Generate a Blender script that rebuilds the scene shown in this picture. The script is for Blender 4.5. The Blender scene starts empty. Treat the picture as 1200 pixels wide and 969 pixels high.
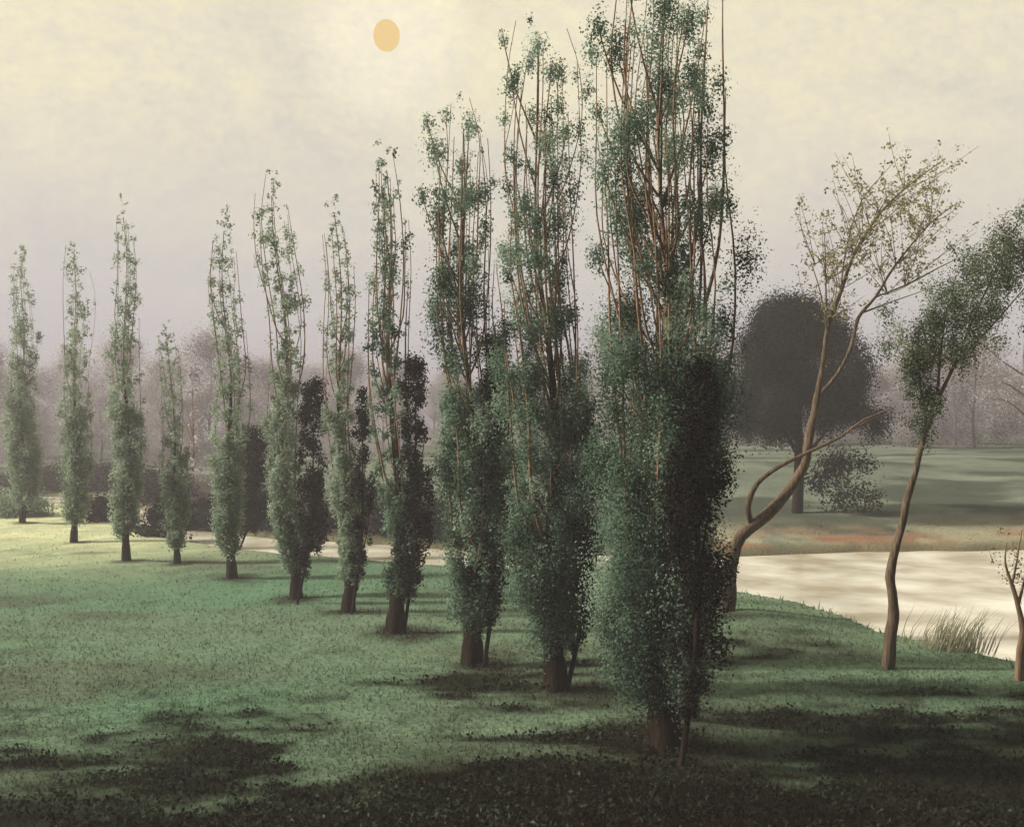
import bpy, math, random
import numpy as np
C = bpy.context.scene.collection
R = math.radians
F, HOR, CAM = 1448.0, 500.0, 5.0          # focal length (px of a 1200 wide frame), horizon row, eye height
rng = np.random.default_rng(7)

# ------------------------------------------------------------------ numeric noise
_perm = np.random.default_rng(3).random((256, 256))
def vnoise(x, y):
    x = np.asarray(x, float); y = np.asarray(y, float)
    xi = np.floor(x).astype(int); yi = np.floor(y).astype(int)
    fx = x - xi; fy = y - yi
    fx = fx*fx*(3-2*fx); fy = fy*fy*(3-2*fy)
    g = lambda a, b: _perm[a % 256, b % 256]
    return (g(xi, yi)*(1-fx)+g(xi+1, yi)*fx)*(1-fy)+(g(xi, yi+1)*(1-fx)+g(xi+1, yi+1)*fx)*fy
def fbm(x, y, o=4):
    s = 0; a = .5; t = 0
    for k in range(o):
        s = s+a*vnoise(x*2**k+17*k, y*2**k+31*k); t += a; a *= .55
    return s/t
def sst(a, b, v):
    t = np.clip((v-a)/(b-a), 0, 1); return t*t*(3-2*t)

# ------------------------------------------------------------------ terrain
NEAR = np.array([(-90, 98), (-45, 86), (-36, 84), (-29, 80), (-24, 73), (-18, 59.0), (-11, 50.4), (-4, 45.5), (1.7, 43), (5.5, 40.2), (7.1, 37.6),
                 (8.3, 33.9), (8.9, 30.0), (9.9, 28.6), (10.8, 26.2), (13, 23.5), (18, 20), (60, 12)])
FAR = np.array([(-90, 112), (-45, 101), (-36, 96), (-29, 92), (-18, 66.6), (-11, 59.5), (1.7, 52.5), (9, 51.5), (17, 54), (25, 55), (60, 58)])
WATER_Z = -.36
def bank(x, y):
    n = np.interp(x, NEAR[:, 0], NEAR[:, 1])+(fbm(x*.35, y*.35, 3)-.5)*.8+(fbm(x*1.3, y*.9, 2)-.5)*1.3*sst(3, 7, x)
    f = np.interp(x, FAR[:, 0], FAR[:, 1])+(fbm(x*.3+40, y*.3, 3)-.5)*2.0
    return n, f
def ground_z(x, y):
    x = np.asarray(x, float); y = np.asarray(y, float)
    n, f = bank(x, y)
    s = np.minimum(y-n, f-y)
    z = -1.15*sst(-.4, 3.2, s)
    t = np.maximum(y-f, 0)
    z = z+.010*np.minimum(t, 160)+.4*sst(0, 8, t)+1.9*sst(4, 34, t)*sst(3, 13, x)
    z = z+(fbm(x*.11, y*.11, 3)-.5)*.5*sst(0, 10, np.abs(s+3))+(fbm(x*.5, y*.5, 2)-.5)*.10
    z = z+.35*np.exp(-((x-5.6)**2/7+(y-31)**2/14))
    return z
def gz(x, y): return float(ground_z(np.array([x]), np.array([y]))[0])
def W(px, py, d): return ((px-600)/F*d, d, CAM-(py-HOR)/F*d)
def foot(px, py):
    d = F*CAM/(py-HOR)
    for _ in range(12):
        z = gz((px-600)/F*d, d); d = F*(CAM-z)/(py-HOR)
    return ((px-600)/F*d, d, gz((px-600)/F*d, d))

FEET = []
def ground_col(x, y):
    n, f = bank(x, y)
    A = lambda c: np.array(c)[None, :]
    m1 = fbm(x*.16, y*.10, 4)[:, None]; m2 = fbm(x*.55+9, y*.4, 4)[:, None]; m3 = fbm(x*1.7, y*1.1+5, 3)[:, None]
    far = sst(-1, 1, y-f)[:, None]
    c = A((.110, .185, .118))*(1-m1)+A((.185, .250, .165))*m1
    # teal turf to the left
    teal = .65*sst(.42, .62, fbm(x*.09+3, y*.16+8, 3))[:, None]*sst(0, -7, x)[:, None]
    c = c*(1-.7*teal)+A((.12, .25, .15))*.7*teal
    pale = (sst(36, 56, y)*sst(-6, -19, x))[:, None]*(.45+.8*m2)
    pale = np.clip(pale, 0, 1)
    c = c*(1-pale)+A((.66, .68, .42))*pale  # low mist at far left put into the turf colour
    # worn brownish turf
    worn = sst(.54, .68, fbm(x*.28+70, y*.33, 4))[:, None]*.45
    c = c*(1-worn)+A((.085, .085, .058))*worn
    # dark vignette in the foreground: shade put into the ground colour
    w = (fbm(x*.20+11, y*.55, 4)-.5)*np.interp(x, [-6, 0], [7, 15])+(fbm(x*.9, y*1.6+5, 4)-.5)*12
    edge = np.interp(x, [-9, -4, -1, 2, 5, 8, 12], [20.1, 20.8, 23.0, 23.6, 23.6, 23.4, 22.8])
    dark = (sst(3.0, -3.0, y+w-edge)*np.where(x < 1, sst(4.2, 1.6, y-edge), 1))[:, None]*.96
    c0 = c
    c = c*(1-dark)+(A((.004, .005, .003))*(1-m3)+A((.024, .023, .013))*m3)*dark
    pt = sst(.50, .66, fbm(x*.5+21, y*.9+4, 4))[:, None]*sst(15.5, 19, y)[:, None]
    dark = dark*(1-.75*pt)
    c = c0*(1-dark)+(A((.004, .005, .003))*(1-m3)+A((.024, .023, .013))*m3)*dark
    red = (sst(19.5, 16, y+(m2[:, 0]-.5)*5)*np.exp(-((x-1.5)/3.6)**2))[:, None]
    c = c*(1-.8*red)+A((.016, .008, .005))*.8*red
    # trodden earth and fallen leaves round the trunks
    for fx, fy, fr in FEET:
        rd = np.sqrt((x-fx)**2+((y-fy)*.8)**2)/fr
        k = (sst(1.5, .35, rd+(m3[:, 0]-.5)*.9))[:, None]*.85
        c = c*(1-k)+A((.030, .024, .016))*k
    # far bank meadow
    fm = fbm(x*.07+5, y*.22, 4)[:, None]
    cf = A((.115, .150, .115))*(1-fm)+A((.25, .275, .215))*fm
    dk = sst(.48, .66, fbm(x*.16+33, y*.20+2, 4))[:, None]*.8
    cf = cf*(1-dk)+A((.055, .068, .050))*dk
    c = c*(1-far)+cf*far
    # bare soil on the far shore
    sd = (np.exp(-((y-f-1.0)/4.5)**2)*sst(5, 9, x)*sst(.25, .5, fbm(x*.4+8, y*.3, 3)))[:, None]
    c = c*(1-.8*sd)+A((.40, .36, .24))*.8*sd
    so = (np.exp(-((y-f-1.2)/2.6)**2)*sst(6.5, 9, x)*sst(30, 20, x)*sst(.42, .60, fbm(x*.33+2, y*.6+3, 4)))[:, None]
    c = c*(1-so)+A((.30, .17, .105))*so
    # left far shore is brown litter
    bl = (sst(-1.5, .5, y-f)*sst(4, -4, x)*sst(30, 8, y-f))[:, None]
    c = c*(1-.9*bl)+A((.045, .030, .026))*.9*bl
    mud = (sst(-.3, .8, np.minimum(y-n, f-y)))[:, None]
    c = c*(1-mud)+A((.17, .15, .09))*mud
    return np.clip(c*(.8+.4*m3), 0, 1)

# ------------------------------------------------------------------ materials
def mat(name):
    m = bpy.data.materials.new(name); m.use_nodes = True
    nt = m.node_tree; nt.nodes.clear()
    return m, nt, nt.nodes.new('ShaderNodeOutputMaterial')
def leaf_mat(name, cols, trans=.35, rough=.6):
    m, nt, out = mat(name); N = nt.nodes.new; L = nt.links.new
    at = N('ShaderNodeAttribute'); at.attribute_name = 'tint'
    rp = N('ShaderNodeValToRGB'); L(at.outputs['Fac'], rp.inputs[0])
    e = rp.color_ramp.elements
    e[0].color = (*cols[0], 1); e[1].color = (*cols[-1], 1)
    for i, c in enumerate(cols[1:-1]):
        k = e.new((i+1)/(len(cols)-1)); k.color = (*c, 1)
    p = N('ShaderNodeBsdfPrincipled'); p.inputs['Roughness'].default_value = rough
    p.inputs['Specular IOR Level'].default_value = .04
    t = N('ShaderNodeBsdfTranslucent'); mx = N('ShaderNodeMixShader'); mx.inputs[0].default_value = trans
    L(rp.outputs[0], p.inputs['Base Color']); L(rp.outputs[0], t.inputs[0])
    L(p.outputs[0], mx.inputs[1]); L(t.outputs[0], mx.inputs[2]); L(mx.outputs[0], out.inputs[0])
    return m
def bark_mat(name, a, b, scale=6, stretch=.15):
    m, nt, out = mat(name); N = nt.nodes.new; L = nt.links.new
    tc = N('ShaderNodeTexCoord'); mp = N('ShaderNodeMapping'); mp.inputs['Scale'].default_value = (1, 1, stretch)
    nz = N('ShaderNodeTexNoise'); nz.inputs['Scale'].default_value = scale*3; nz.inputs['Detail'].default_value = 6
    L(tc.outputs['Object'], mp.inputs[0]); L(mp.outputs[0], nz.inputs[0])
    rp = N('ShaderNodeValToRGB'); rp.color_ramp.elements[0].position = .3; rp.color_ramp.elements[1].position = .7
    rp.color_ramp.elements[0].color = (*a, 1); rp.color_ramp.elements[1].color = (*b, 1)
    L(nz.outputs['Fac'], rp.inputs[0])
    p = N('ShaderNodeBsdfPrincipled'); p.inputs['Roughness'].default_value = .9; p.inputs['Specular IOR Level'].default_value = .05
    bp = N('ShaderNodeBump'); bp.inputs['Strength'].default_value = .7; bp.inputs['Distance'].default_value = .05
    L(nz.outputs['Fac'], bp.inputs['Height']); L(bp.outputs[0], p.inputs['Normal'])
    L(rp.outputs[0], p.inputs['Base Color']); L(p.outputs[0], out.inputs[0])
    return m
def attr_ground(name, rough=.95):
    m, nt, out = mat(name); N = nt.nodes.new; L = nt.links.new
    at = N('ShaderNodeAttribute'); at.attribute_name = 'soil'
    tc = N('ShaderNodeTexCoord'); nz = N('ShaderNodeTexNoise'); nz.inputs['Scale'].default_value = 9; nz.inputs['Detail'].default_value = 8
    nz.inputs['Roughness'].default_value = .7
    L(tc.outputs['Object'], nz.inputs[0])
    mr = N('ShaderNodeMapRange'); mr.inputs['From Min'].default_value = .3; mr.inputs['From Max'].default_value = .7
    mr.inputs['To Min'].default_value = .55; mr.inputs['To Max'].default_value = 1.4
    L(nz.outputs['Fac'], mr.inputs[0])
    mu = N('ShaderNodeVectorMath'); mu.operation = 'SCALE'; L(at.outputs['Color'], mu.inputs[0]); L(mr.outputs[0], mu.inputs['Scale'])
    p = N('ShaderNodeBsdfPrincipled'); p.inputs['Roughness'].default_value = rough; p.inputs['Specular IOR Level'].default_value = 0
    bp = N('ShaderNodeBump'); bp.inputs['Strength'].default_value = .8; bp.inputs['Distance'].default_value = .08
    L(nz.outputs['Fac'], bp.inputs['Height']); L(bp.outputs[0], p.inputs['Normal'])
    L(mu.outputs[0], p.inputs['Base Color']); L(p.outputs[0], out.inputs[0])
    return m
M = {}
M['poplar'] = leaf_mat('poplar_leaf', [(.055, .095, .064), (.165, .255, .18), (.34, .44, .34)], .52)
M['pale_poplar'] = leaf_mat('pale_poplar_leaf', [(.20, .26, .18), (.31, .39, .29), (.42, .48, .38)], .55)  # distance haze on the far poplars put into the leaf colour
M['dark'] = leaf_mat('shade_dark_leaf', [(.003, .003, .002), (.007, .007, .005), (.014, .013, .009)], .06)  # shade of the poplars put into leaf colour; the low dark tree shares it
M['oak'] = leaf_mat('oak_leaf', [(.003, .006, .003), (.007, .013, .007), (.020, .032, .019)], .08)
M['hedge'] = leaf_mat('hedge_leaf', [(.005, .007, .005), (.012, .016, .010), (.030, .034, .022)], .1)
M['brown_hedge'] = leaf_mat('brown_hedge_leaf', [(.010, .005, .006), (.022, .012, .012), (.045, .028, .028)], .1)
M['mauve'] = leaf_mat('far_twig', [(.34, .30, .335), (.47, .43, .465), (.60, .55, .58)], .5)  # pale so the far wood dissolves: mist put into the colour
M['olive'] = leaf_mat('olive_leaf', [(.15, .145, .06), (.26, .25, .11), (.38, .35, .18)], .5)
M['willow'] = leaf_mat('willow_leaf', [(.050, .075, .045), (.13, .175, .10), (.25, .28, .16)], .40)
M['weeds'] = leaf_mat('weed_leaf', [(.012, .009, .005), (.022, .024, .013), (.075, .105, .065)], .2)
M['rust'] = leaf_mat('rust_leaf', [(.16, .085, .045), (.26, .16, .09), (.34, .25, .15)], .35)
M['reed'] = leaf_mat('reed_blade', [(.26, .26, .18), (.38, .37, .26), (.50, .48, .36)], .5)
M['trunk'] = bark_mat('poplar_bark', (.007, .005, .0035), (.030, .020, .014))
M['limb'] = bark_mat('poplar_limb_bark', (.19, .115, .075), (.38, .25, .165), 10)
M['tan'] = bark_mat('sapling_bark', (.065, .047, .033), (.21, .152, .103), 7)
M['farbark'] = bark_mat('far_bark', (.16, .13, .125), (.26, .21, .19), 4)
M['ground'] = attr_ground('meadow_ground')
# grass blades carry the colour of the turf they grow from
m, nt, out = mat('grass_blade'); N = nt.nodes.new; L = nt.links.new
at = N('ShaderNodeAttribute'); at.attribute_name = 'soil'
p = N('ShaderNodeBsdfPrincipled'); p.inputs['Roughness'].default_value = .7; p.inputs['Specular IOR Level'].default_value = .02
t = N('ShaderNodeBsdfTranslucent'); mx = N('ShaderNodeMixShader'); mx.inputs[0].default_value = .45
L(at.outputs['Color'], p.inputs['Base Color']); L(at.outputs['Color'], t.inputs[0])
L(p.outputs[0], mx.inputs[1]); L(t.outputs[0], mx.inputs[2]); L(mx.outputs[0], out.inputs[0]); M['grass'] = m
# water
m, nt, out = mat('pond_water'); N = nt.nodes.new; L = nt.links.new
tc = N('ShaderNodeTexCoord'); mp = N('ShaderNodeMapping'); mp.inputs['Scale'].default_value = (.8, .6, 1)
nz = N('ShaderNodeTexNoise'); nz.inputs['Scale'].default_value = 1.3; nz.inputs['Detail'].default_value = 4
L(tc.outputs['Object'], mp.inputs[0]); L(mp.outputs[0], nz.inputs[0])
bp = N('ShaderNodeBump'); bp.inputs['Strength'].default_value = .2; bp.inputs['Distance'].default_value = .06
L(nz.outputs['Fac'], bp.inputs['Height'])
n2 = N('ShaderNodeTexNoise'); n2.inputs['Scale'].default_value = .55; n2.inputs['Detail'].default_value = 5; L(mp.outputs[0], n2.inputs[0])
rp = N('ShaderNodeValToRGB'); rp.color_ramp.elements[0].color = (.50, .44, .32, 1); rp.color_ramp.elements[1].color = (.96, .94, .82, 1)  # white glints and brown reflections painted into the base colour, with sandy patches
rp.color_ramp.elements[0].position = .35; rp.color_ramp.elements[1].position = .65
L(n2.outputs['Fac'], rp.inputs[0])
p = N('ShaderNodeBsdfPrincipled'); p.inputs['Roughness'].default_value = .22; p.inputs['IOR'].default_value = 1.33
p.inputs['Specular IOR Level'].default_value = .8
L(rp.outputs[0], p.inputs['Base Color']); L(bp.outputs[0], p.inputs['Normal']); L(p.outputs[0], out.inputs[0]); M['water'] = m

# ------------------------------------------------------------------ mesh helpers
def link(name, me, material, parent=None):
    o = bpy.data.objects.new(name, me); C.objects.link(o)
    if material: me.materials.clear(); me.materials.append(material)
    if parent: o.parent = parent
    return o
def thing(name, label, cat, loc, group=None):
    o = bpy.data.objects.new(name, None); C.objects.link(o); o.empty_display_size = .3
    o.location = loc; o['label'] = label; o['category'] = cat
    if group: o['group'] = group
    return o
def raw_mesh(name, co, faces4, smooth=False):
    me = bpy.data.meshes.new(name)
    co = np.ascontiguousarray(co, np.float32); faces4 = np.ascontiguousarray(faces4, np.int32)
    nf = len(faces4); k = faces4.shape[1]
    me.vertices.add(len(co)); me.vertices.foreach_set('co', co.ravel())
    me.loops.add(nf*k); me.loops.foreach_set('vertex_index', faces4.ravel())
    me.polygons.add(nf); me.polygons.foreach_set('loop_start', np.arange(nf, dtype=np.int32)*k)
    if smooth: me.polygons.foreach_set('use_smooth', np.ones(nf, bool))
    me.update(calc_edges=True)
    return me
def tubes(name, paths, material, parent=None, ns=7):
    """paths: list of (points Nx3, radii N), smoothed with Catmull-Rom"""
    V = []; Fc = []; b = 0
    for P, r in paths:
        P = np.array(P, float); r = np.array(r, float)
        if len(P) > 2:
            Q = np.vstack([2*P[0]-P[1], P, 2*P[-1]-P[-2]]); out = []; rr = []
            for i in range(len(P)-1):
                for t in (0, .33, .66):
                    p0, p1, p2, p3 = Q[i:i+4]
                    out.append(.5*((2*p1)+(p2-p0)*t+(2*p0-5*p1+4*p2-p3)*t*t+(3*p1-p0-3*p2+p3)*t**3)); rr.append(r[i]*(1-t)+r[i+1]*t)
            out.append(P[-1]); rr.append(r[-1]); P = np.array(out); r = np.array(rr)
        T = np.gradient(P, axis=0); T /= np.linalg.norm(T, axis=1)[:, None]+1e-9
        ref = np.array([.31, .95, .05]); U = np.cross(T, ref); U /= np.linalg.norm(U, axis=1)[:, None]+1e-9
        Vv = np.cross(T, U); a = np.arange(ns)/ns*2*math.pi
        lum = np.ones((len(P), ns))
        if ns >= 8:
            ii, jj = np.meshgrid(np.arange(len(P)), np.arange(ns), indexing='ij')
            lum = 1+.30*(_perm[(ii//2+int(abs(P[0, 0])*7)) % 256, jj*3 % 256]-.5)+np.where(ii < 5, .22*np.cos(jj*2*math.pi/ns*4+P[0, 0])*(1-ii/5), 0)
        ring = P[:, None, :]+(r[:, None]*lum)[:, :, None]*(np.cos(a)[None, :, None]*U[:, None, :]+np.sin(a)[None, :, None]*Vv[:, None, :])
        V.append(ring.reshape(-1, 3)); n = len(P)
        for i in range(n-1):
            for j in range(ns):
                Fc.append((b+i*ns+j, b+i*ns+(j+1) % ns, b+(i+1)*ns+(j+1) % ns, b+(i+1)*ns+j))
        b += n*ns
    return link(name, raw_mesh(name, np.vstack(V), np.array(Fc), True), material, parent)
def leaf_mesh(name, pos, size, tint, aspect=.6, up=None, g=None, out=None):
    """pos Nx3 leaf centres -> diamond leaves in random attitudes"""
    g = g or rng; n = len(pos)
    d = g.normal(size=(n, 3))
    if up is not None: d = d*(1-up[0])+np.array(up[1])*up[0]*1.6
    d /= np.linalg.norm(d, axis=1)[:, None]+1e-9
    if out is not None:
        nn = out+g.normal(size=(n, 3))*.42+np.array([0, 0, .25]); nn /= np.linalg.norm(nn, axis=1)[:, None]+1e-9
        d = d-(d*nn).sum(1)[:, None]*nn; d /= np.linalg.norm(d, axis=1)[:, None]+1e-9
    e = np.cross(d, g.normal(size=(n, 3)) if out is None else nn); e /= np.linalg.norm(e, axis=1)[:, None]+1e-9
    s = (size*(.6+.8*g.random(n)))[:, None]
    nrm = np.cross(d, e)*s*.12
    co = np.stack([pos-d*s*.5, pos+e*s*aspect*.5-nrm, pos+d*s*.5, pos-e*s*aspect*.5-nrm], 1).reshape(-1, 3)
    me = raw_mesh(name, co, np.arange(n*4).reshape(n, 4))
    a = me.attributes.new('tint', 'FLOAT', 'POINT'); a.data.foreach_set('value', np.repeat(np.clip(tint, 0, 1), 4).astype(np.float32))
    return me
def tufts_to_leaves(tufts, per_area, g, shell=.55):
    """tufts: list of (centre, rx, rz, density) -> positions and tint"""
    P = []; T = []; O = []
    for c, rx, rz, dens in tufts:
        n = max(6, int(per_area*rx*rz*dens))
        v = g.normal(size=(n, 3)); v /= np.linalg.norm(v, axis=1)[:, None]
        rad = g.random(n)**shell
        lump = 1+.28*np.sin(v[:, 0]*5+c[0]*9)*np.sin(v[:, 2]*6+c[2]*7)
        q = v*(rad*lump)[:, None]*np.array([rx, rx, rz])
        q += g.normal(size=(n, 3))*np.array([.17, .17, .26])*rx
        P.append(q+np.array(c)); O.append(v); T.append(np.full(n, .46+.34*g.normal())+.12*g.normal(size=n))
    return np.vstack(P), np.concatenate(T), np.vstack(O)

# ------------------------------------------------------------------ poplars
def poplar(label, base, top_px, top_py, width_px, seed, leaf, n_area, leafmat, r0, nl, sparse=.5, skirt=.085, group='poplars standing in a curving row', shape=None, marks=()):
    g = np.random.default_rng(seed)
    x, y, z = foot(*base)
    root = thing('poplar_tree', label, 'tree', (x, y, z), group)
    FEET.append((x+.2, y-.1, r0*4.2)); k = y/F
    H = CAM-(top_py-HOR)*k-z
    Rm = width_px*.5*k
    tx = (top_px-600)*k-x
    axis = lambda h: np.array([tx*(h/H)**1.2+.02*H*.4*math.sin(h*.9+seed), .12*math.sin(h*.7+seed*2), h])
    hs = np.linspace(0, H*.93, 12)
    r = r0*(1-hs/H)**2.3+.016; r[0] = r0*1.45; 
    P = [axis(h) for h in hs]; P.insert(1, axis(H*.02)); P.insert(2, axis(H*.045)); r = np.insert(r, 1, [r0*1.12, r0*1.0])
    P[0][2] = -.25
    r = r*.80; c_ = 8
    tubes('trunk', [(P[:c_+1], r[:c_+1])], M['trunk'], root, 16)
    tubes('leader', [(P[c_:], r[c_:]*.98)], M['limb'], root, 7)
    prof = lambda u: np.interp(u, shape[0], shape[1]) if shape else np.interp(u, [0, skirt*.7, skirt, .14, .22, .32, .45, .6, .75, .9, 1], [.1, .3, .5, .72, .92, 1, .97, .92, .82, .62, .30])
    tufts = []
    for i in range(nl):
        u0 = .10+.58*((i+g.random())/nl)**.9; a = i*2.4+g.random()
        u1 = min(.86+.125*g.random(), u0+.26+.38*g.random()); rho = Rm*(.35+.65*g.random())
        c, s = math.cos(a), math.sin(a); pts = []; h0, h1 = u0*H, u1*H
        for t in (0, .12, .3, .55, .8, 1):
            h = h0+(h1-h0)*t; rr = rho*(1-math.exp(-t*6))*min(1, prof(h/H)/prof(min(.99, u0+.1))+.15)
            q = axis(h)+np.array([c*rr, s*rr, 0])+g.normal(size=3)*np.array([.04, .04, 0])*Rm; pts.append(q)
        rl = (r0*.15*(1-u0)+.009)*g.uniform(.6, 1.15)
        tubes('limb', [(pts, [rl, rl*.85, rl*.7, rl*.55, rl*.4, .007])], M['limb'], root, 5)
        for t in np.arange(.15, 1.01, .14):
            h = h0+(h1-h0)*t; u = h/H
            if g.random() < (sparse*.8 if u > .48 else .8):
                q = np.array([np.interp(t, (0, .12, .3, .55, .8, 1), [p_[j] for p_ in pts]) for j in range(3)])
                w = Rm*(.30 if u < .5 else .27)*(.5+.8*g.random())*(1 if t < .95 else .6)
                tufts.append((q+g.normal(size=3)*.08*Rm, w, w*(1.3+.6*g.random()), .8 if u < .55 else .55))
    for (mx_, my_, mr_) in marks:                 # the leafy knots that stand out in the upper crown
        tufts.append((np.array([(mx_-600)*k-x, g.normal()*Rm*.45, CAM-(my_-HOR)*k-z]), mr_*k*.95, mr_*k*1.35, .85))
    if marks:                                    # a thin twig carries each knot
        tw = []
        for c, w_, h_, _d in tufts[-len(marks):]:
            q = axis(min(H*.95, max(.3*H, c[2]-1.9))); m_ = q*.35+c*.65; m_[2] = c[2]-.9
            tw.append(([q, m_, c, c+np.array([0, 0, h_*.7])], [.022, .015, .010, .004]))
        tubes('twigs', tw, M['limb'], root, 5)
    # dense lower crown, thinning upwards
    n = 165 if sparse < .6 else 330
    for i in range(n):
        u = skirt+(.99-skirt)*g.random()**1.55
        if g.random() > np.interp(u, [0, .4, .5, .6, 1], [1, 1, .7, sparse, sparse*.8]): continue
        a = g.random()*6.283; rr = Rm*prof(u)*g.random()**(.5 if sparse < .6 else .8)*.86
        w = Rm*np.interp(u, [0, .3, .6, 1], [.27, .33, .20, .12])*(.5+1.0*g.random())
        tufts.append((axis(u*H)+np.array([math.cos(a)*rr, math.sin(a)*rr, 0]), w, w*(1.2+.7*g.random()), np.interp(u, [0, .4, .7, 1], [1.15, 1, .75, .6])))
    pos, tint, od = tufts_to_leaves(tufts, n_area, g, .7)
    tint = tint+.28*(pos[:, 2]/H-.45)          # paler towards the top: haze put into the leaf tint
    link('crown', leaf_mesh('crown', pos, leaf, tint, .62, (.25, (0, 0, 1)), g, od), leafmat, root)
    return root

POP = [ # base, top px, top py, width, r0, limbs, label
 ((775, 872), 778, -75, 172, .30, 44, 'largest and nearest poplar, dark thick trunk, top cut off by the frame'),
 ((655, 808), 622, 5, 110, .25, 32, 'tall poplar with a bare brown trunk foot, just behind the largest poplar'),
 ((560, 780), 536, 105, 92, .25, 28, 'poplar with flared brown trunk foot, third counting back from the largest'),
 ((468, 740), 450, 160, 54, .25, 18, 'slim poplar with short dark trunk, fourth counting back from the largest'),
 ((408, 717), 391, 215, 44, .20, 11, 'narrow poplar fifth from the largest, its shaded right side built as separate dark foliage'),
 ((343, 702), 320, 195, 52, .20, 11, 'misty poplar whose top leans left of its foot, sixth from the largest'),
 ((270, 677), 263, 240, 47, .19, 10, 'misty poplar with a thin bare foot beside the bright brook strip, seventh from the largest'),
 ((208, 660), 197, 372, 34, .14, 7, 'shortest and thinnest poplar of the row, between two taller misty ones'),
 ((150, 657), 144, 225, 46, .17, 9, 'tall misty poplar just left of the shortest one in the row'),
 ((90, 635), 88, 280, 42, .17, 8, 'pale poplar second from the hazy far end of the row'),
 ((27, 612), 26, 285, 44, .17, 8, 'palest poplar with a split twin top at the far end of the row'),
]
MARKS = {0: [(737,165,30),(722,60,26),(775,95,30),(770,30,24),(810,100,18),(812,10,20),(705,210,18),(745,250,34),(720,230,22),(785,190,20),(765,300,38),(835,240,22),(845,380,24),(800,330,32),(700,300,18),(740,370,36),(695,60,16),(838,170,10),(705,120,14),(778,240,16),(730,-10,24),(790,400,30),(710,390,26)],
 1: [(640,175,20),(600,100,16),(630,60,16),(645,90,14),(655,260,26),(615,250,20),(650,205,16),(595,300,18),(625,310,26),(655,330,20),(590,45,9),(665,150,10),(600,190,12),(610,350,24),(640,380,26)],
 2: [(545,230,20),(510,180,18),(550,150,12),(500,140,10),(515,250,20),(545,290,22),(520,330,24),(555,340,20),(495,230,12),(540,190,14),(550,370,24),(515,390,24)],
 3: [(450,230,10),(447,290,14),(460,320,15),(437,330,13),(452,370,18),(440,400,16)]}
for i, (b, tp, ty, w, r0, nl, lab) in enumerate(POP):
    lf = [.046, .052, .060, .072, .076, .08, .085, .085, .09, .095, .10][i]
    area = [6600, 5200, 3900, 2500, 2300, 2000, 1500, 1500, 1300, 1150, 1050][i]
    shp = None
    if i == 0: shp = ([0, .05, .085, .13, .2, .3, .42, .5, .6, .8, .93, 1], [.1, .25, .48, .75, .92, .98, 1, .95, .96, .95, .92, .7])
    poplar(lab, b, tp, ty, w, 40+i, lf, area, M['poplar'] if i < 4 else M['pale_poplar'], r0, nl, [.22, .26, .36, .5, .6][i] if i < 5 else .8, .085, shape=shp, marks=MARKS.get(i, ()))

# ------------------------------------------------------------------ generic bushes and trees
def leafy(name, label, cat, px, py, d, w_px, top_py, seed, leafmat, leaf, area, nt=40, trunk=None, group=None, form='round', bark='farbark', onground=True, low=.05, lean=0):
    g = np.random.default_rng(seed)
    k = d/F; x = (px-600)*k; z = gz(x, d)
    root = thing(name, label, cat, (x, d, z), group)
    H = CAM-(top_py-HOR)*k-z; Rw = w_px*.5*k; tufts = []
    if form == 'col': pf = ([0, .12, .25, .4, .7, .9, 1], [.1, .3, .8, 1, .95, .75, .4])
    elif form == 'oak': pf = ([0, .22, .30, .5, .7, .88, 1], [.2, .7, 1, 1, .80, .48, .15])
    elif form == 'far': pf = ([0, .2, .45, .7, 1], [.5, .9, 1, .75, .2])
    else: pf = ([0, .3, .6, .85, 1], [.85, 1, .9, .6, .2])
    for i in range(nt):
        u = low+(1-low)*g.random()**(.9 if form == 'oak' else 1.0); a = g.random()*6.283
        rr = Rw*np.interp(u, *pf)*math.sqrt(g.random())*.88; wv = Rw*(.26+.16*g.random() if form != 'oak' else .14+.20*g.random())*(1 if form != 'col' else 1.2)
        if form == 'oak': rr *= 1.06+.12*math.sin(a*3+u*5)
        hz = min(u*H, H-wv*.8)
        if form == 'col': wv *= np.interp(u, [0, .12, .3], [.35, .5, 1])
        tufts.append((np.array([math.cos(a)*rr+lean*k*min(1, u/.35), math.sin(a)*rr, hz]), wv, wv*(1.0 if form != 'col' else 1.6), 1))
    pos, tint, od = tufts_to_leaves(tufts, area, g)
    pos[:, 2] = np.maximum(pos[:, 2], .03)
    tr = trunk or .05*Rw+.03
    lk = lean*k; paths = [([(0, 0, -.2), (0.03*Rw+lk*.85, 0, H*.3), (-.02*Rw+lk, .05, H*.62), (lk, 0, H*.85)], [tr*1.2, tr, tr*.6, .02])]
    lim = []
    for i in range(5):
        a = i*1.256+g.random(); h0 = H*(.22+.1*i*.6); rr = Rw*.6*np.interp(min(.95, h0/H+.25), *pf)
        lim.append(([(lk*min(1, h0/H/.35), 0, h0), (lk+math.cos(a)*rr*.5, math.sin(a)*rr*.5, h0+H*.12), (lk+math.cos(a)*rr, math.sin(a)*rr, h0+H*.24)], [tr*.5, tr*.35, .012]))
    if form in ('oak', 'far', 'col'):
        tubes('trunk', paths+lim, M[bark], root, 6); nm = 'crown'
    else:
        tubes('stem', lim, M[bark], root, 5); nm = 'foliage'
    link(nm, leaf_mesh(nm, pos, leaf, tint, .65, None, g, od), leafmat, root)
    return root
def copy_thing(src, loc, sc, rz, label=None):
    r = src.copy(); C.objects.link(r); r.location = loc; r.scale = (sc[0], sc[0], sc[1]); r.rotation_euler = (0, 0, rz)
    if label: r['label'] = label
    for ch in list(src.children):
        c = ch.copy(); C.objects.link(c); c.parent = r
    return r

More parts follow.
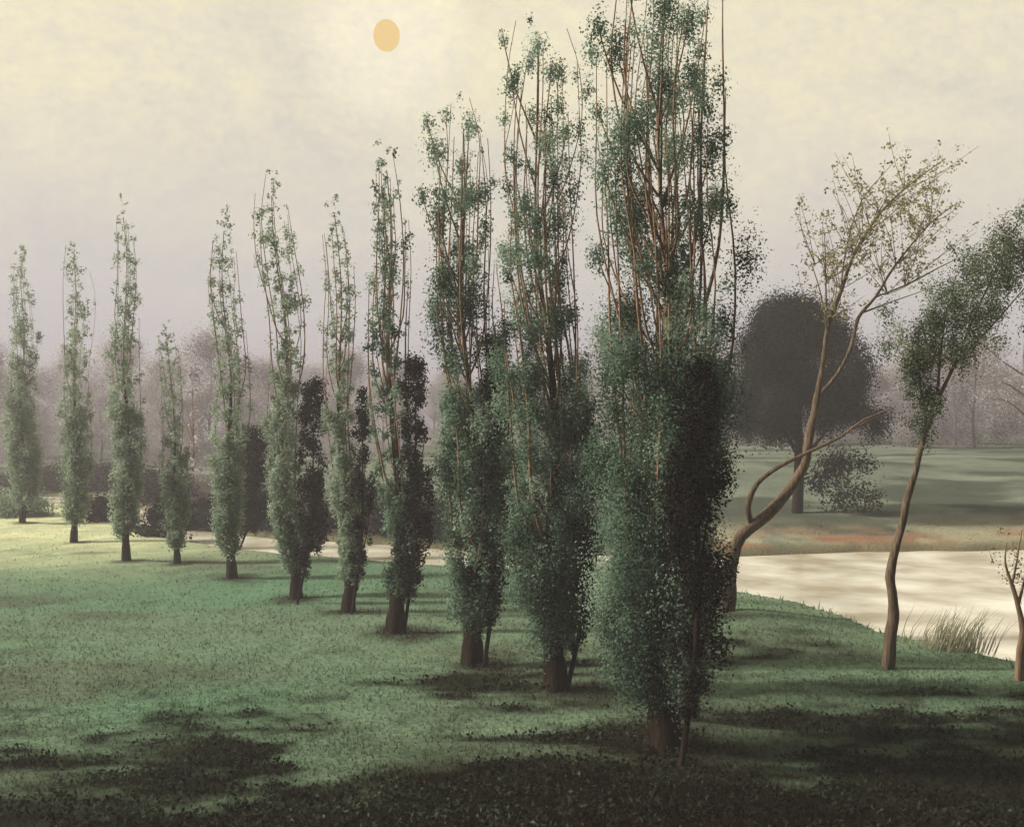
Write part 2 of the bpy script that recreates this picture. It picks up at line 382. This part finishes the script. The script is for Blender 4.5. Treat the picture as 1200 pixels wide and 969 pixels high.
DG = 'dark narrow foliage for the shaded sides of the poplars, and one low tree'  # all but the last are poplar shade sides, added as separate dark foliage
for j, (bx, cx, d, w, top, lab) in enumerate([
    (566, 583, 25.4, 50, 395, 'tall black-green foliage standing for the shaded right side of the third poplar'),
    (472, 487, 29.6, 42, 422, 'black-green narrow foliage standing for the shaded right side of the fourth poplar'),
    (411, 425, 32.8, 28, 455, 'thinnest reddish black foliage, standing for the shaded right side of the fifth poplar'),
    (346, 367, 35.2, 38, 445, 'dim dark foliage with a ragged edge, standing for the shaded right side of the sixth poplar'),
    (662, 688, 23.0, 40, 470, 'dark narrow foliage standing for the shaded right side of the second poplar'),
    (796, 818, 18.1, 78, 425, 'black green bushy foliage standing for the shaded lower right side of the largest poplar'),
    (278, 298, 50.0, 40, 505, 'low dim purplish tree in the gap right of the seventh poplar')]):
    leafy('shade_and_dark_tree', lab, 'tree', bx, 0, d, w, top, 100+j, M['dark'], .075 if j != 5 else .055, 2300 if j != 5 else 3600, 80, .04, DG, 'col', 'trunk', low=.12, lean=cx-bx)

# oak beyond the pond
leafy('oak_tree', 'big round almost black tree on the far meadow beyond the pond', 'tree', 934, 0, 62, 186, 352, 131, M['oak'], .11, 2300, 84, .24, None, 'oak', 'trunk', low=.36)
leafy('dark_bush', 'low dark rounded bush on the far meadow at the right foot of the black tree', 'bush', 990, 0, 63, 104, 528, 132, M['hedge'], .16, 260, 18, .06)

# brook-side bushes
BG = 'dark bushes along the brook'
for j, (px, d, w, top, lab, mk) in enumerate([
    (112, 97, 90, 548, 'reddish brown bush behind the second poplar from the far end', 'brown_hedge'),
    (185, 83, 105, 556, 'wide purplish brown bush behind the shortest poplar', 'brown_hedge'),
    (196, 57.5, 74, 590, 'dark ragged bush on the near bank, close left of the shortest poplar foot', 'hedge'),
    (122, 66, 62, 584, 'low reddish dark bush on the near bank between the second and third far poplars', 'brown_hedge'),
    (45, 98, 90, 552, 'dull grey brown bush behind the palest poplar', 'brown_hedge'),
    (240, 64, 75, 588, 'low dark green bush just left of the seventh poplar, over the brook', 'hedge'),
    (310, 61.5, 80, 575, 'dark bush above the bright brook strip between the seventh and sixth poplars', 'hedge'),
    (378, 61, 64, 590, 'dark green bush over the brook between the sixth and fifth poplars', 'hedge'),
    (450, 58, 70, 572, 'dark bush seen between the fifth and fourth poplars', 'hedge'),
    (520, 56, 78, 588, 'dark bush seen between the fourth and third poplars', 'hedge'),
    (612, 54.5, 80, 598, 'low black green bush over the brook between the third and second poplars', 'hedge'),
    (700, 54, 70, 590, 'low dark bush over the brook between the two largest poplars', 'hedge')]):
    leafy('bush', lab, 'bush', px, 0, d, w, top, 150+j, M[mk], .2, 420, 26, .05, BG)
leafy('pale_bush', 'pale hazy green bush at the foot of the palest poplar', 'bush', 8, 0, 70, 110, 578, 171, M['pale_poplar'], .16, 420, 26, .04)

# misty woods at the back
FG = 'misty trees of the distant wood'
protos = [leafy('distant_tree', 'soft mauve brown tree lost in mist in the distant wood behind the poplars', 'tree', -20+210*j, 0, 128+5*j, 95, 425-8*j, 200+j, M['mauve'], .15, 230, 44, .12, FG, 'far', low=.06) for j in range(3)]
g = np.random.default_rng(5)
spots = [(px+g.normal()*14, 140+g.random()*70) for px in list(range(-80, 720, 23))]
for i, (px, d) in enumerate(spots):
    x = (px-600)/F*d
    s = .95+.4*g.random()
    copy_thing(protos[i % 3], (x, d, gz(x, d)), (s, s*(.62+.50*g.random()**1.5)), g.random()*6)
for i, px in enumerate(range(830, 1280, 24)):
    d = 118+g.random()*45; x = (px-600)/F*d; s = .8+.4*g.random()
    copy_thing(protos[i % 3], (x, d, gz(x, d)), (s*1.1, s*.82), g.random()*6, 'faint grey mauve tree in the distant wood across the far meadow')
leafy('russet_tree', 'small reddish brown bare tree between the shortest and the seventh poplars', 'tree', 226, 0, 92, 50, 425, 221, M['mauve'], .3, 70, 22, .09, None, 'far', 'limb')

# ------------------------------------------------------------------ traced saplings
def traced(name, label, base, paths, leafmat, leaf, leaf_fn, seed, depth_amp=.5, trunk_r=.13, bark='tan', leafpart='crown', cat='tree', ns=8):
    """paths: list of (kind, [(px,py,depth offset)], r0, r1)"""
    g = np.random.default_rng(seed)
    x, y, z = foot(*base); root = thing(name, label, cat, (x, y, z))
    def loc(q):
        w = W(q[0], q[1], y+(q[2] if len(q) > 2 else 0)); return (w[0]-x, w[1]-y, w[2]-z)
    for kind, pts, ra, rb in paths:
        P = [loc(q) for q in pts]
        if kind == 'trunk': P[0] = (P[0][0], P[0][1], -.2)
        tubes(kind, [(P, np.linspace(ra, rb, len(P)))], M[bark], root, ns)
    pos, tint, extra = leaf_fn(g, loc); od = None
    if isinstance(extra, tuple): extra, od = extra
    if extra: tubes('twigs', extra, M[bark], root, 4)
    link(leafpart, leaf_mesh(leafpart, pos, leaf, tint, .55, None, g, od), leafmat, root)
    return root

def sapling_leaves(g, loc):
    pos = []; tint = []; tw = []
    # fan of thin twigs ending in leaf sprays
    starts = [(968, 330, -.2), (985, 340, .2), (1000, 300, .3), (1030, 250, .2), (1060, 222, .1), (1050, 310, -.4), (1075, 280, -.5), (1060, 335, -.6), (1040, 345, -.3), (955, 310, 0), (1090, 262, -.4), (1010, 285, .3), (972, 375, 0), (1020, 268, .5)]
    for s in starts:
        for j in range(7):
            a = R(g.uniform(28, 128)); ln = g.uniform(35, 105); dz = g.normal()*.9
            e = (s[0]+math.cos(a)*ln*1.05, s[1]-math.sin(a)*ln, s[2]+dz)
            if e[1] < 150 or e[0] > 1150 or e[0] < 922: continue
            m = (s[0]*.5+e[0]*.5+g.normal()*5, s[1]*.5+e[1]*.5+g.normal()*4, s[2]+dz*.4)
            tw.append(([loc(s), loc(m), loc(e)], [.010, .007, .004]))
            for k in range(9):
                t = g.random()**.7; q = np.array(s)*(1-t)+np.array(e)*t
                c = np.array(loc((q[0]+g.normal()*7, q[1]+g.normal()*7, q[2]+g.normal()*.12)))
                n = g.integers(3, 9); pos.append(c+g.normal(size=(n, 3))*.055); tint.append(np.full(n, g.random()))
    return np.vstack(pos), np.concatenate(tint), tw
traced('leaning_sapling', 'crooked slender tree leaning right with sparse olive leaves, beside the largest poplar', (850, 716), [
    ('trunk', [(850, 716), (853, 690), (856, 662), (868, 628), (900, 602), (925, 574), (943, 545), (948, 515), (953, 490), (958, 462)], .20, .085),
    ('limb', [(958, 462), (965, 420), (970, 385, .1), (986, 340, .2), (1000, 300, .3), (1030, 252, .2), (1064, 218, .1), (1108, 186)], .075, .012),
    ('limb', [(957, 466), (980, 440, -.1), (997, 408, -.2), (1006, 372, -.3), (1026, 348, -.3), (1050, 310, -.4), (1090, 262, -.4), (1122, 238, -.5)], .065, .012),
    ('limb', [(880, 615), (876, 594, -.1), (888, 566, -.2), (915, 546, -.3), (945, 531, -.35), (985, 512, -.3), (1012, 492, -.4), (1048, 478, -.5)], .085, .014),
    ('limb', [(971, 383, .05), (968, 345, -.1), (967, 300, -.2), (966, 272, -.2)], .03, .008),
    ('limb', [(970, 392, .05), (962, 345, .1), (950, 306, .1)], .028, .008),
    ('limb', [(1026, 348, -.3), (1062, 334, -.6), (1096, 316, -.8), (1128, 300, -.9)], .032, .008),
    ('limb', [(1012, 366, -.3), (1050, 352, 0), (1090, 338, .3)], .025, .007),
    ('limb', [(985, 341, .2), (992, 290, .5), (1010, 235, .7), (1048, 190, .8)], .025, .007),
    ('limb', [(1000, 503, -.35), (1030, 488, -.2), (1052, 490, 0)], .025, .007),
    ], M['olive'], .085, sapling_leaves, 301)

def clump_leaves(cl, area, twn=5, up=True):
    def fn(g, loc):
        tufts = []; tw = []
        for (px, py, dz, w, h, dens) in cl:
            c = np.array(loc((px, py, dz))); c2 = np.array(loc((px+w, py, dz))); rr = c2[0]-c[0]
            tufts.append((c, rr, rr*h/w, dens))
        pos, tint, od = tufts_to_leaves(tufts, area, g, .8)
        return pos, tint, (tw, od)
    return fn
cl = []
gq = np.random.default_rng(77)
for (x0, y0, w, h, n, dn) in [(1085, 478, 16, 30, 9, 1.3), (1070, 430, 18, 40, 8, 1), (1092, 420, 36, 34, 12, 1.05), (1100, 385, 48, 34, 13, .9), (1140, 400, 34, 32, 9, .8), (1150, 345, 44, 36, 13, .75), (1172, 300, 36, 32, 12, .7), (1185, 268, 24, 20, 7, .55), (1205, 330, 34, 40, 8, .7), (1140, 310, 22, 20, 5, .45), (1163, 335, 30, 30, 8, .8), (1125, 365, 34, 26, 8, .9), (1105, 340, 24, 22, 5, .6), (1215, 280, 30, 30, 6, .6)]:
    for _ in range(n):
        cl.append((x0+gq.normal()*w*.55, y0+gq.normal()*h*.55, gq.normal()*w*.5*26/F, gq.uniform(9, 26), gq.uniform(14, 34), dn*.8))
traced('slender_tree', 'slender tree with wavy bare trunk and soft grey green crown on the pond bank', (1040, 783), [
    ('trunk', [(1040, 783), (1042, 755), (1047, 725), (1046, 700), (1043, 677), (1049, 645), (1058, 612), (1063, 585), (1072, 555), (1078, 530), (1086, 502), (1098, 470)], .125, .045),
    ('limb', [(1086, 502), (1079, 455, .1), (1076, 410, .2), (1078, 380, .2)], .03, .008),
    ('limb', [(1098, 470), (1120, 425), (1140, 375, -.1), (1165, 320, -.2), (1185, 272, -.2)], .038, .008),
    ('limb', [(1098, 470), (1102, 420, .1), (1108, 370, .2), (1118, 335, .2)], .03, .008),
    ('limb', [(1120, 425), (1155, 390, .2), (1190, 350, .3), (1215, 320, .4)], .025, .007),
    ], M['willow'], .052, clump_leaves(cl, 3300), 302)
cl2 = [(1190+gq.normal()*16, 665+gq.normal()*20, gq.normal()*.3, gq.uniform(8, 14), gq.uniform(8, 14), .35) for _ in range(22)]
traced('russet_sapling', 'thin sapling with rusty brown leaves at the right frame edge by the pond', (1194, 797), [
    ('trunk', [(1194, 797), (1195, 770), (1199, 740), (1193, 710), (1186, 685)], .085, .04),
    ('limb', [(1186, 685), (1178, 660), (1180, 635)], .03, .008),
    ('limb', [(1193, 710), (1200, 680, .1), (1206, 650, .2), (1204, 615, .2)], .03, .008),
    ('limb', [(1186, 685), (1192, 655, -.1), (1198, 620, -.2)], .022, .007)], M['rust'], .05, clump_leaves(cl2, 1600), 303, bark='limb')
# bare branchy tree in mist at right edge
def few(g, loc):
    P = np.array([loc((1175+g.normal()*22, 435+g.normal()*26, g.normal()*.6)) for _ in range(160)])
    return P, g.random(160), []
traced('bare_tree', 'faint thin bare branched tree in the mist at the right frame edge', (1212, 648), [
    ('trunk', [(1212, 648), (1208, 580), (1204, 520), (1202, 470), (1200, 420), (1203, 380)], .12, .03),
    ('limb', [(1203, 490), (1180, 470), (1150, 466)], .04, .01),
    ('limb', [(1202, 465), (1175, 448), (1142, 452)], .035, .01),
    ('limb', [(1200, 440), (1170, 420), (1150, 400)], .03, .01)], M['mauve'], .12, few, 304, bark='farbark')

# reeds leaning over the pond edge
g = np.random.default_rng(9)
x, y, z = foot(1108, 760)
root = thing('reed_clump', 'small grey tuft of reeds leaning right at the pond edge', 'reeds', (x, y, z-.1))
nb = 240; V = []; T = []
for i in range(nb):
    bx, by = g.normal()*.42, g.normal()*.25; ln = .25+.8*g.random(); lean = .25+.45*g.random()
    p0 = np.array([bx, by, 0]); p1 = p0+np.array([lean*ln*.4, g.normal()*.06, ln*.6]); p2 = p0+np.array([lean*ln, g.normal()*.12, ln])
    wv = np.array([0.014, .008, 0])
    V += [p0-wv, p0+wv, p1+wv*.8, p1-wv*.8, p1-wv*.8, p1+wv*.8, p2+wv*.15, p2-wv*.15]; T += [g.random()]*8
me = raw_mesh('blades', np.array(V), np.arange(len(V)).reshape(-1, 4))
a = me.attributes.new('tint', 'FLOAT', 'POINT'); a.data.foreach_set('value', np.array(T, np.float32))
link('blades', me, M['reed'], root)

# ------------------------------------------------------------------ ground, water, grass
ds = np.concatenate([np.linspace(-12, 10, 30, endpoint=False), 10*np.exp(np.linspace(0, math.log(44), 620))])
us = np.linspace(-1, 1, 560)*.95
D, U = np.meshgrid(ds, us, indexing='ij'); X = U*(D+22)
gx, gy = X.ravel(), D.ravel()
co = np.stack([gx, gy, ground_z(gx, gy)], 1)
nr, nc = X.shape; idx = np.arange(nr*nc).reshape(nr, nc)
fc = np.stack([idx[:-1, :-1], idx[:-1, 1:], idx[1:, 1:], idx[1:, :-1]], -1).reshape(-1, 4)
me = raw_mesh('ground', co, fc, True)
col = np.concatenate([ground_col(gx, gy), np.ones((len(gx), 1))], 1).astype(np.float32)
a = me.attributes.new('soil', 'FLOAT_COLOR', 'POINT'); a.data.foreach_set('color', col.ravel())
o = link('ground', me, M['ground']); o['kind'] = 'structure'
# water sheet follows the channel
xs = np.linspace(-80, 55, 200); rows = []
nn = np.interp(xs, NEAR[:, 0], NEAR[:, 1])-3.0; ff = np.interp(xs, FAR[:, 0], FAR[:, 1])+3.0
tt = np.linspace(0, 1, 12)
co = np.stack([np.repeat(xs, 12), (nn[:, None]*(1-tt)+ff[:, None]*tt).ravel(), np.full(2400, WATER_Z)], 1)
idx = np.arange(2400).reshape(200, 12)
fc = np.stack([idx[:-1, :-1], idx[1:, :-1], idx[1:, 1:], idx[:-1, 1:]], -1).reshape(-1, 4)
o = link('water', raw_mesh('water', co, fc, True), M['water']); o['kind'] = 'structure'
# grass blades
g = np.random.default_rng(12); n = 150000
d = 12*np.exp(g.random(n)*math.log(60/12)); u = (g.random(n)*2-1)*.50; x = u*(d+2); y = d
nb_, fb_ = bank(x, y); zz = ground_z(x, y)
keep = (np.minimum(y-nb_, fb_-y) < -.3)
cut = g.random(n) < .35+.65*fbm(x*.8, y*.8, 3)
keep &= cut & (g.random(n) < np.clip(1.15-(y-22)/22, .12, 1))
x, y, zz = x[keep], y[keep], zz[keep]; n = len(x)
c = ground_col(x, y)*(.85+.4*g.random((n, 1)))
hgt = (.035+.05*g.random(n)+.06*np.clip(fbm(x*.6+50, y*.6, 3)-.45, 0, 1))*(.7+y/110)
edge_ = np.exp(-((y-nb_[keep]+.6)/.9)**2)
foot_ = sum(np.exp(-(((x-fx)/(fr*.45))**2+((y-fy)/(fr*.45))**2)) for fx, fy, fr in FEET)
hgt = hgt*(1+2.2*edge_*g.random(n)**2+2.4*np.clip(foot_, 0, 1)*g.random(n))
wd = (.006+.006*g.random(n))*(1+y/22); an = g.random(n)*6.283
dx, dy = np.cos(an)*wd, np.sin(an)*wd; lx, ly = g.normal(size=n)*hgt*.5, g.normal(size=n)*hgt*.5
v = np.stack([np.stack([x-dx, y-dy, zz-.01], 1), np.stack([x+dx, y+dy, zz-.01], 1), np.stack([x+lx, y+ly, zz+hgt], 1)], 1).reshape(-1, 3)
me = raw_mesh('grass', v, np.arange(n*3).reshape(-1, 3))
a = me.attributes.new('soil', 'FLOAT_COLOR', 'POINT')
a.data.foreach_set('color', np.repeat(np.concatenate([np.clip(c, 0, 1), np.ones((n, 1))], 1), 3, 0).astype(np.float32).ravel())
o = link('grass', me, M['grass']); o['kind'] = 'stuff'; o['label'] = 'short misty meadow grass under the poplars'; o['category'] = 'grass'

n = 60000; d = 13*np.exp(g.random(n)*math.log(30/13)); x = (g.random(n)*2-1)*.47*(d+2)
cc = ground_col(x, d).sum(1); kp = (cc < .16) & (fbm(x*.9+3, d*.9, 3) > .40); x, d, cc = x[kp], d[kp], cc[kp]
pos = np.stack([x, d, ground_z(x, d)+.02+.10*g.random(len(x))**2], 1)
o = link('undergrowth', leaf_mesh('undergrowth', pos, .075, fbm(x*.5, d*.5, 3)*1.5-.35+.2*g.normal(size=len(x)), .55, None, g), M['weeds']); o['kind'] = 'stuff'
o['label'] = 'dark low weeds and leaf litter across the foreground'; o['category'] = 'undergrowth'
# ------------------------------------------------------------------ sun disc, haze, sky, light, camera
import bmesh
bm = bmesh.new(); bmesh.ops.create_uvsphere(bm, u_segments=32, v_segments=20, radius=1); me = bpy.data.meshes.new('sun'); bm.to_mesh(me); bm.free()
m, nt, out = mat('sun_glow'); em = nt.nodes.new('ShaderNodeEmission'); em.inputs[0].default_value = (.76, .545, .25, 1); em.inputs[1].default_value = 1
nt.links.new(em.outputs[0], out.inputs[0])
dd = 1500; o = link('sun', me, m); o.location = W(453, 42, dd); o.scale = (15.5/F*dd, 15.5/F*dd, 18.5/F*dd)
o['label'] = 'small pale orange sun disc glowing in the hazy cream sky'; o['category'] = 'sun'; o['kind'] = 'thing'

bm = bmesh.new(); bmesh.ops.create_cube(bm, size=1); me = bpy.data.meshes.new('haze'); bm.to_mesh(me); bm.free()
m, nt, out = mat('mist'); pv = nt.nodes.new('ShaderNodeVolumePrincipled')
pv.inputs['Color'].default_value = (.70, .665, .70, 1); pv.inputs['Density'].default_value = .0027; pv.inputs['Anisotropy'].default_value = .2
nt.links.new(pv.outputs[0], out.inputs['Volume'])
o = link('haze', me, m); o['kind'] = 'stuff'
o.location = (0, 212, 6.4); o.scale = (1000, 490, 17.6); o['label'] = 'thin lavender morning mist over the meadow'; o['category'] = 'mist'

w = bpy.data.worlds.new('World'); bpy.context.scene.world = w; w.use_nodes = True
nt = w.node_tree; nt.nodes.clear(); N = nt.nodes.new; L = nt.links.new
SUN_AZ, SUN_EL = -94, 33          # degrees left of the view direction, height
sky = N('ShaderNodeTexSky'); sky.sky_type = 'NISHITA'; sky.sun_disc = False; sky.sun_elevation = R(SUN_EL); sky.sun_rotation = R(SUN_AZ); sky.dust_density = 4
tc = N('ShaderNodeTexCoord'); sp = N('ShaderNodeSeparateXYZ'); L(tc.outputs['Generated'], sp.inputs[0])
mp = N('ShaderNodeMapping'); mp.inputs['Scale'].default_value = (1, 1, 1.5); L(tc.outputs['Generated'], mp.inputs[0])
n1 = N('ShaderNodeTexNoise'); n1.inputs['Scale'].default_value = 7; n1.inputs['Detail'].default_value = 7; n1.inputs['Roughness'].default_value = .6; n1.inputs['Distortion'].default_value = .5
n2 = N('ShaderNodeTexNoise'); n2.inputs['Scale'].default_value = 95; n2.inputs['Detail'].default_value = 5; n2.inputs['Roughness'].default_value = .7
L(mp.outputs[0], n1.inputs[0]); L(mp.outputs[0], n2.inputs[0])
ad = N('ShaderNodeMath'); ad.operation = 'MULTIPLY_ADD'; ad.inputs[1].default_value = .55; L(n2.outputs['Fac'], ad.inputs[0]); L(n1.outputs['Fac'], ad.inputs[2])
mr = N('ShaderNodeMapRange'); mr.inputs['From Min'].default_value = .55; mr.inputs['From Max'].default_value = 1.0; L(ad.outputs[0], mr.inputs[0])
cl_ = N('ShaderNodeMix'); cl_.data_type = 'RGBA'; L(mr.outputs[0], cl_.inputs['Factor'])
cl_.inputs['A'].default_value = (.67, .62, .51, 1); cl_.inputs['B'].default_value = (.89, .80, .54, 1)
# lower sky is lavender
er = N('ShaderNodeMapRange'); er.inputs['From Min'].default_value = .03; er.inputs['From Max'].default_value = .26; L(sp.outputs['Z'], er.inputs[0])
lo = N('ShaderNodeMix'); lo.data_type = 'RGBA'; L(er.outputs[0], lo.inputs['Factor']); lo.inputs['A'].default_value = (.51, .475, .525, 1); L(cl_.outputs['Result'], lo.inputs['B'])
b1 = N('ShaderNodeBackground'); b1.inputs[1].default_value = .10; L(sky.outputs[0], b1.inputs[0])
b2 = N('ShaderNodeBackground'); b2.inputs[1].default_value = 1.0; L(lo.outputs['Result'], b2.inputs[0])
ms = N('ShaderNodeMixShader'); ms.inputs[0].default_value = .90; L(b1.outputs[0], ms.inputs[1]); L(b2.outputs[0], ms.inputs[2])
# dimming added to the unseen sky behind and right, for darker tree sides
dt = N('ShaderNodeVectorMath'); dt.operation = 'DOT_PRODUCT'; nv = N('ShaderNodeVectorMath'); nv.operation = 'NORMALIZE'
L(tc.outputs['Generated'], nv.inputs[0]); L(nv.outputs[0], dt.inputs[0])
dt.inputs[1].default_value = (math.sin(R(-42))*math.cos(R(14)), math.cos(R(-42))*math.cos(R(14)), math.sin(R(14)))
dr = N('ShaderNodeMapRange'); dr.interpolation_type = 'SMOOTHSTEP'; L(dt.outputs['Value'], dr.inputs[0])
dr.inputs['From Min'].default_value = -.25; dr.inputs['From Max'].default_value = .42; dr.inputs['To Min'].default_value = .09; dr.inputs['To Max'].default_value = 1
# glow of the veiled sun
sd_ = N('ShaderNodeVectorMath'); sd_.operation = 'DOT_PRODUCT'; L(nv.outputs[0], sd_.inputs[0])
sv = np.array([(453-600)/F, 1, (HOR-42)/F]); sv /= np.linalg.norm(sv); sd_.inputs[1].default_value = tuple(sv)
sg = N('ShaderNodeMapRange'); sg.interpolation_type = 'SMOOTHSTEP'; L(sd_.outputs['Value'], sg.inputs[0])
sg.inputs['From Min'].default_value = math.cos(R(4.5)); sg.inputs['From Max'].default_value = 1.0; sg.inputs['To Min'].default_value = 0; sg.inputs['To Max'].default_value = .16
sa = N('ShaderNodeMath'); sa.operation = 'ADD'; L(dr.outputs[0], sa.inputs[0]); L(sg.outputs[0], sa.inputs[1])
L(sa.outputs[0], b2.inputs[1])
ow = N('ShaderNodeOutputWorld'); L(ms.outputs[0], ow.inputs[0])

ld = bpy.data.lights.new('sun_light', 'SUN'); ld.energy = 5.0; ld.angle = R(6); ld.color = (1, .93, .80)
lo_ = bpy.data.objects.new('sun_light', ld); C.objects.link(lo_)
from mathutils import Vector
az, el = R(SUN_AZ), R(SUN_EL)
dirv = Vector((math.sin(az)*math.cos(el), math.cos(az)*math.cos(el), math.sin(el)))
lo_.rotation_euler = (-dirv).to_track_quat('-Z', 'Y').to_euler(); lo_.location = (0, 0, 60)

cd = bpy.data.cameras.new('camera'); cam = bpy.data.objects.new('camera', cd); C.objects.link(cam)
cam.location = (0, 0, CAM); cam.rotation_euler = (R(90), 0, 0)
cd.sensor_width = 36; cd.lens = F/1200*36; cd.shift_y = (HOR-484.5)/1200; cd.clip_end = 5000; cd.clip_start = .1
S = bpy.context.scene; S.camera = cam
S.view_settings.view_transform = 'Standard'; S.view_settings.look = 'None'; S.view_settings.exposure = .25; S.view_settings.gamma = 1
cy = S.cycles; cy.use_denoising = True
try: cy.denoiser = 'OPENIMAGEDENOISE'
except Exception: pass
cy.max_bounces = 6; cy.diffuse_bounces = 2; cy.glossy_bounces = 2; cy.transmission_bounces = 4; cy.volume_bounces = 0; cy.transparent_max_bounces = 4
